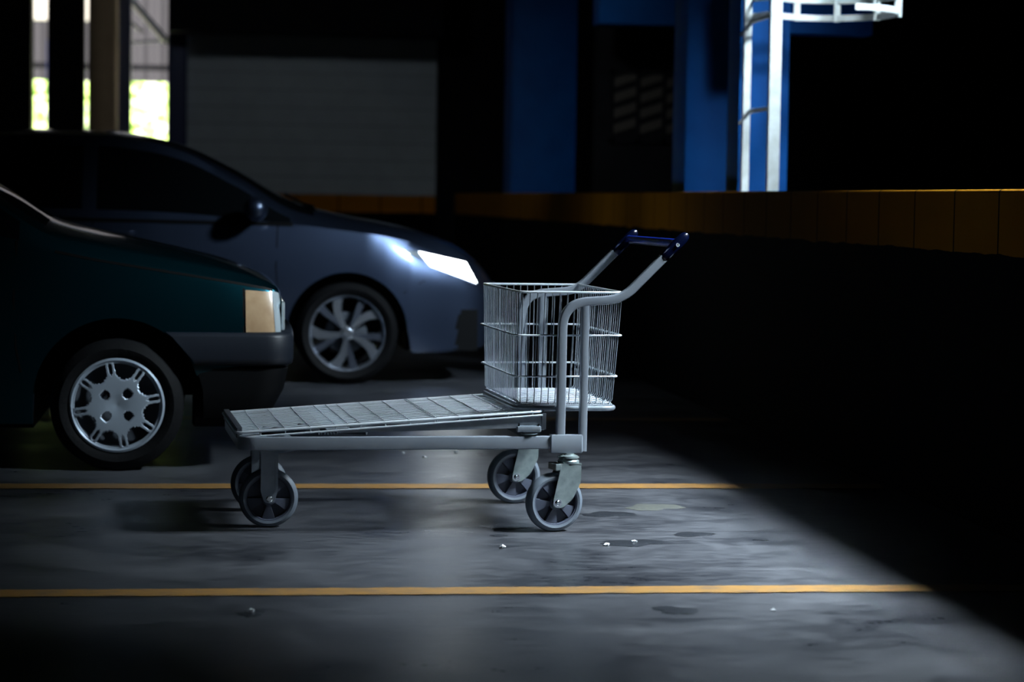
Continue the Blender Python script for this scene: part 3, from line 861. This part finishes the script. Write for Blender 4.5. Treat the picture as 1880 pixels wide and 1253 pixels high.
def patch(car, quad, off, sg=-1, nu=10, nv=8, th=.004):
    """quad: four (x,z): lower front... bilinear patch laid on the body side"""
    (ax_, az), (bx, bz), (cx, cz), (dx, dz) = quad
    outer, inner = [], []
    for i in range(nu + 1):
        u = i / nu; ro, ri = [], []
        for j in range(nv + 1):
            v = j / nv
            x = (ax_ * (1 - u) + bx * u) * (1 - v) + (dx * (1 - u) + cx * u) * v
            z = (az * (1 - u) + bz * u) * (1 - v) + (dz * (1 - u) + cz * u) * v
            y = car.side_y(x, min(z, car.z2(x)))
            if z > car.z2(x): y -= (z - car.z2(x)) * 1.2
            ro.append((x, sg * (y + off), z)); ri.append((x, sg * (y + off - th), z))
        outer.append(ro); inner.append(ri)
    mb = MB().grid(outer)
    edge = [outer[i][0] for i in range(nu + 1)] + [outer[nu][j] for j in range(1, nv + 1)] + [outer[i][nv] for i in range(nu - 1, -1, -1)] + [outer[0][j] for j in range(nv - 1, 0, -1)]
    edi = [inner[i][0] for i in range(nu + 1)] + [inner[nu][j] for j in range(1, nv + 1)] + [inner[i][nv] for i in range(nu - 1, -1, -1)] + [inner[0][j] for j in range(nv - 1, 0, -1)]
    m_ = len(edge)
    mb.add(edge + edi, [(i, (i + 1) % m_, m_ + (i + 1) % m_, m_ + i) for i in range(m_)])
    return mb

def seam(car, pts, sg=-1, wd=.007, off=.0015):
    """thin groove strip following (x,z) points on the body side"""
    mb = MB(); rows = []
    for i, (x, z) in enumerate(pts):
        a = pts[max(0, i - 1)]; b_ = pts[min(len(pts) - 1, i + 1)]
        dx, dz = b_[0] - a[0], b_[1] - a[1]; l = math.hypot(dx, dz); nx, nz = -dz / l * wd / 2, dx / l * wd / 2
        row = []
        for k in (-1, 1):
            xx, zz = x + k * nx, z + k * nz; row.append((xx, sg * (car.side_y(xx, min(zz, car.z2(xx))) + off), zz))
        rows.append(row)
    return mb.grid(rows)

# --- slate blue saloon
def tyre_profile(R, r, w):
    return [(r, -w * .5), (r + .01, -w * .56), (lerp(r, R, .5), -w * .60), (R - .025, -w * .54), (R - .006, -w * .45), (R, -w * .36), (R, w * .36), (R - .006, w * .45), (R - .025, w * .54), (lerp(r, R, .5), w * .60), (r + .01, w * .56), (r, w * .5)]
def saloon_wheel(root, a, sg):
    R, r, w = .306, .232, .19; hw = .85; cy = sg * (hw - .115)
    t = MB().lathe(tyre_profile(R, r, w), 80).build('tyre', 'rubber', root, loc=(a, cy, R))
    t.name = 'road_wheel'
    f = MB().lathe([(r - .022, .06), (r - .02, -.06), (r - .012, -.084), (r - .004, -.092), (r + .002, -.088), (r + .002, .08)], 80)
    rimo = f.build('wheel_rim', 'alloy', t)
    f2 = MB()
    # five forked spokes, bright machined ribs
    dk = MB()
    rd = math.radians
    for k in range(5):
        base = rd(48 + 72 * k)
        for m_, (sgn, width) in enumerate(((-1, .040), (1, .026))):
            pts = []
            for i in range(9):
                tt = i / 8; rr = lerp(.035, r - .012, tt)
                an = base + sgn * (rd(4) + rd(13) * tt ** 1.2) + rd(5) * math.sin(tt * PI)
                wdt = lerp(.014, width, tt)
                pts.append((rr, an, wdt))
            rows = []
            for rr, an, wdt in pts:
                c = Vector((rr * math.cos(an), 0, rr * math.sin(an))); nrm = Vector((-math.sin(an), 0, math.cos(an)))
                yb = -.070 + .012 * (rr / r - .5)
                rows.append([c - nrm * wdt + Vector((0, yb + .03, 0)), c - nrm * wdt * .8 + Vector((0, yb, 0)), c + nrm * wdt * .8 + Vector((0, yb - .002, 0)), c + nrm * wdt + Vector((0, yb + .03, 0))])
            (f2 if m_ == 0 else dk).grid(rows)
    f2.lathe([(0, -.082), (.022, -.082), (.030, -.074), (.042, -.070), (.046, -.05)], 30)
    f2.build('spokes', 'alloy', rimo)
    dk.build('spoke_inserts', 'alloy_dark', rimo)
    MB().lathe([(0, -.01), (.11, -.012), (.125, -.005), (.125, .02)], 40).build('brake_disc', 'shade_steel', t)
    if sg > 0: t.rotation_euler = (0, 0, PI)
sal_tab = [
 (-3.62, .55, .60, .50, .80, .45, .84, .88), (-3.5, .70, .60, .62, .92, .56, .98, 1.01), (-3.3, .80, .58, .72, .98, .62, 1.03, 1.06),
 (-3.0, .84, .58, .77, 1.0, .62, 1.15, 1.19), (-2.5, .85, .56, .79, .99, .60, 1.37, 1.42), (-1.94, .85, .55, .80, .975, .59, 1.465, 1.515),
 (-1.5, .85, .55, .80, .963, .585, 1.468, 1.518), (-1.2, .85, .55, .80, .96, .585, 1.438, 1.480), (-1.0, .85, .55, .797, .958, .59, 1.385, 1.435),
 (-.66, .85, .55, .80, .955, .63, 1.205, 1.285), (-.3, .85, .55, .805, .95, .72, .985, 1.09), (-.1, .85, .55, .81, .93, .71, .955, 1.035),
 (.1, .85, .555, .812, .906, .69, .935, .996), (.2, .848, .56, .798, .893, .67, .925, .98), (.36, .828, .565, .762, .860, .635, .893, .948), (.5, .79, .57, .712, .812, .60, .86, .91),
 (.68, .72, .56, .640, .74, .55, .79, .85), (.80, .65, .52, .565, .66, .50, .715, .775), (.88, .57, .48, .49, .60, .42, .645, .70), (.935, .44, .45, .38, .55, .32, .585, .63)]
sal = Car(sal_tab, [(-3.62, .35), (-3.3, .24), (-2.9, .2), (.4, .19), (.75, .20), (.935, .26)], (0, -2.6), .362, .31, .03)
S_LOC = (.808, 14.86, 0)
sr = build_car('saloon_car', S_LOC, sal, 'car_blue', 'slate blue saloon car with alloy wheels, parked behind the dark green car and the trolley',
               [(-1.0, -.20), (-3.1, -2.55)], [(-1.47, -.34), (-2.35, -1.56)], .80, 'black_trim', saloon_wheel, 2.6, .85)
for sg in (-1, 1):
    hl = patch(sal, [(.50, .715), (.80, .61), (.735, .735), (.43, .80)], .006, sg).build('headlight', 'lamp_glare' , sr)
    hl['label'] = 'headlight with its white glare put in as glow'
    patch(sal, [(.34, .79), (.47, .75), (.44, .80), (.32, .815)], .004, sg).build('headlight_tail', 'lamp_glass', hl)
    patch(sal, [(.66, .33), (.80, .34), (.80, .44), (.68, .42)], .003, sg).build('fog_lamp_recess', 'black_trim', sr)
    patch(sal, [(.42, .205), (.84, .215), (.84, .235), (.42, .225)], .010, sg).build('bumper_lip', 'car_blue', sr)
    seam(sal, [(-.42, .955), (-.425, .85), (-.43, .7), (-.42, .55), (-.40, .42), (-.37, .33)], sg).build('door_seam', 'black_trim', sr)
    seam(sal, [(-1.51, .96), (-1.5, .8), (-1.5, .6), (-1.52, .3)], sg).build('door_seam', 'black_trim', sr)
    seam(sal, [(.335, .55), (.45, .62), (.62, .66), (.78, .64)], sg, .006).build('bumper_seam', 'black_trim', sr)
    seam(sal, [(-.33, .955), (-.6, .957), (-1.0, .96), (-1.5, .965), (-2.3, .985)], sg, .022, .004).build('window_trim', 'black_trim', sr)
    mb = MB()
    rings = []
    for t in np.linspace(0, 1, 9):
        k = math.sin(PI * (.06 + .88 * t)) ** .5
        rings.append([(-.555 + .075 * k * math.cos(a) , sg * (.86 + .20 * t - .02), 1.045 + .075 * k * math.sin(a) ) for a in np.linspace(0, 2 * PI, 19)[:-1]])
    mb.loft(rings)
    mi = mb.build('door_mirror', 'car_blue', sr, smooth=60)
    MB().bbox(-.60, -.54, sg * .80 if sg > 0 else -.88, sg * .88 if sg > 0 else -.80, .965, 1.0, .004).build('mirror_foot', 'black_trim', mi)
    pts = [(-1.44, sg * .842, .885), (-1.42, sg * .872, .888), (-1.28, sg * .872, .893), (-1.26, sg * .842, .892)]
    MB().sweep(fillet(pts, .02, 4), rrect(.012, .02, .005, 3)).build('door_handle', 'car_blue', sr)
MB().bbox(-.925 + 1.84, -.925 + 1.87, -.42, .42, .30, .52, .004).build('grille', 'black_trim', sr)
MB().bbox(.925, .95, -.36, .36, .55, .60, .004).build('grille_bar', 'alloy', sr)
MB().rod((-.18, -.55, 1.035), (-.35, .1, 1.135), .008, 6).build('wiper', 'black_trim', sr)
MB().rod((-.17, .05, 1.06), (-.35, .6, 1.10), .008, 6).build('wiper', 'black_trim', sr)

# --- dark green hatchback
def hatch_wheel(root, a, sg):
    R, r, w = .268, .190, .165; hw = .75; cy = sg * (hw - .095)
    t = MB().lathe(tyre_profile(R, r, w), 80).build('road_wheel', 'rubber', root, loc=(a, cy, R))
    MB().lathe([(.0, -.01), (.10, -.02), (r - .02, -.045), (r - .004, -.078), (r + .004, -.078), (r + .004, .07)], 48).build('steel_rim', 'shade_steel', t)
    # hubcap: polar mesh with eight windows, each spoke split by a narrow slot
    Rc = .187; na, nr = 384, 26
    cap = MB(); rr = [Rc * j / nr for j in range(nr + 1)]
    def solid(r_, a_):
        q = r_ / Rc
        ph = (a_ / (2 * PI) * 8 + .27) % 1.0          # 0..1 inside one of the eight sectors, spoke centre at .5
        d = abs(ph - .5) * (2 * PI / 8) * q           # arc distance from the spoke centre line
        if q > .905: return True
        for k in range(4):
            an = PI / 4 + .05 + k * PI / 2
            if math.hypot(r_ * math.cos(a_) - .062 * math.cos(an), r_ * math.sin(a_) - .062 * math.sin(an)) < .0195: return False
        if q < .58: return True
        # windows grow outward: solid if inside one spoke pair
        half = .095 + .125 * math.exp(-(q - .58) / .035)
        if d > half: return False
        if q > .66 and d < .036 * min(1, (q - .66) / .06): return False
        return True
    def h(r_, a_):
        q = r_ / Rc
        ph = (a_ / (2 * PI) * 8 + .27) % 1.0; d = abs(ph - .5) * 2
        return -.090 + (.012 * max(0, .25 - q) if q < .25 else 0) - .008 * math.sin(min(1, q) * PI) + .006 * (q > .56) * (q - .56) * d * 2 + (.010 * max(0, q - .93) / .07)
    idx = {}
    V, Fc = [], []
    for i in range(na):
        for j in range(nr + 1):
            a_ = 2 * PI * i / na; V.append((rr[j] * math.cos(a_), h(rr[j], a_), rr[j] * math.sin(a_)))
    for i in range(na):
        for j in range(nr):
            if solid((rr[j] + rr[j + 1]) / 2, 2 * PI * (i + .5) / na):
                k = (i + 1) % na; Fc.append((i * (nr + 1) + j, k * (nr + 1) + j, k * (nr + 1) + j + 1, i * (nr + 1) + j + 1))
    cap.add(V, Fc)
    used = set(i for f in cap.f for i in f); mp = {o: n_ for n_, o in enumerate(sorted(used))}
    cap.v = [cap.v[o] for o in sorted(used)]; cap.f = [tuple(mp[i] for i in f) for f in cap.f]
    hc = cap.build('hubcap', 'hubcap', t, smooth=60)
    sd = hc.modifiers.new('solid', 'SOLIDIFY'); sd.thickness = .006; sd.offset = -1
    MB().lathe([(Rc - .012, -.088), (Rc - .004, -.096), (Rc + .004, -.092), (Rc + .006, -.080)], 80).build('hubcap_edge', 'hubcap', hc)
    if sg > 0: t.rotation_euler = (0, 0, PI)
hat_tab = [
 (-3.05, .60, .5, .55, .85, .45, .95, 1.0), (-2.9, .70, .5, .66, .93, .55, 1.25, 1.28), (-2.6, .74, .5, .70, .95, .58, 1.36, 1.40),
 (-1.9, .75, .5, .71, .96, .60, 1.40, 1.44), (-1.3, .75, .5, .71, .95, .60, 1.39, 1.43), (-.95, .75, .5, .71, .95, .60, 1.34, 1.38),
 (-.5, .75, .5, .712, .93, .64, 1.09, 1.14), (-.28, .75, .5, .71, .895, .67, .955, 1.01), (-.1, .75, .5, .71, .86, .665, .915, .965),
 (.14, .75, .5, .71, .822, .66, .87, .915), (.38, .747, .5, .708, .785, .65, .825, .86), (.55, .74, .5, .695, .757, .62, .785, .805),
 (.62, .728, .5, .68, .742, .59, .758, .770), (.655, .70, .5, .655, .715, .54, .73, .735), (.665, .67, .5, .63, .695, .5, .70, .705)]
hat = Car(hat_tab, [(-3.05, .3), (-2.8, .22), (.20, .19), (.335, .40), (.665, .45)], (0, -2.36), .335, .285, .02, .015)
H_LOC = (-.376, 10.285, 0)
hr = build_car('hatchback_car', H_LOC, hat, 'car_green', 'dark green old hatchback car with silver hubcap and amber corner light, at the left edge',
               [(-.93, -.30), (-2.97, -2.7)], [(-1.45, -.38), (-2.5, -1.53)], .60, 'black_trim', hatch_wheel, 2.36, .75)
for sg in (-1, 1):
    ind = patch(hat, [(.515, .568), (.645, .568), (.628, .730), (.512, .738)], .005, sg, th=.01).build('corner_light', 'amber', hr)
    if sg < 0: ind['label'] = 'faded amber corner light'
    MB().bbox(.66, .672, -.70 if sg < 0 else .44, -.44 if sg < 0 else .70, .575, .69, .003).build('headlight', 'lamp_glass', hr)
    patch(hat, [(.635, .568), (.662, .568), (.650, .725), (.62, .735)], .007, sg, nu=4).build('headlight_edge', 'lamp_glass', ind)
    seam(hat, [(x, hat.z2(x) - .004) for x in np.linspace(-.25, .655, 26)], sg, .010).build('bonnet_seam', 'black_trim', hr)
    seam(hat, [(-.40, .93), (-.41, .7), (-.40, .5), (-.38, .4)], sg).build('door_seam', 'black_trim', hr)
    seam(hat, [(.508, .56), (.506, .66), (.505, .745)], sg, .008).build('light_seam', 'black_trim', hr)
# wrap-round bumper that follows the wheel arch, darker valance below it
def wrap(levels, hw, ra, zc):
    rows = []
    for z, off, xf in levels:
        xs_ = math.sqrt(max(0, ra ** 2 - (z - zc) ** 2)) + .012 if z > zc else ra + .012
        y = hw + off; rc = .11; half = []
        for i in range(8): half.append((xs_ + (xf - rc - xs_) * i / 8, y))
        for i in range(9):
            a_ = PI / 2 * i / 8; half.append((xf - rc + rc * math.sin(a_), y - rc + rc * math.cos(a_)))
        for i in range(1, 9): half.append((xf + .012 * math.sin(PI / 2 * i / 8), (y - rc) * (1 - i / 8)))
        rows.append([(px, -py, z) for px, py in half] + [(px, py, z) for px, py in half[:-1][::-1]])
    return MB().grid(rows)
bm_ = wrap([(.562, -.09, .62), (.567, .004, .698), (.560, .016, .706), (.548, .021, .710), (.46, .021, .710), (.440, .016, .706), (.432, .004, .695), (.430, -.02, .67)], .75, .335, .285).build('front_bumper', 'bumper', hr, smooth=50)
wrap([(.434, -.02, .675), (.42, -.004, .690), (.33, -.008, .672), (.25, -.022, .630), (.215, -.045, .58), (.21, -.12, .50)], .75, .335, .285).build('front_valance', 'black_trim', bm_, smooth=50)
MB().bbox(.662, .674, -.44, .44, .59, .685, .003).build('grille', 'black_trim', hr)
MB().bbox(.30, .56, -.52, -.40, .16, .30, .01).build('tow_bracket', 'black_trim', hr)
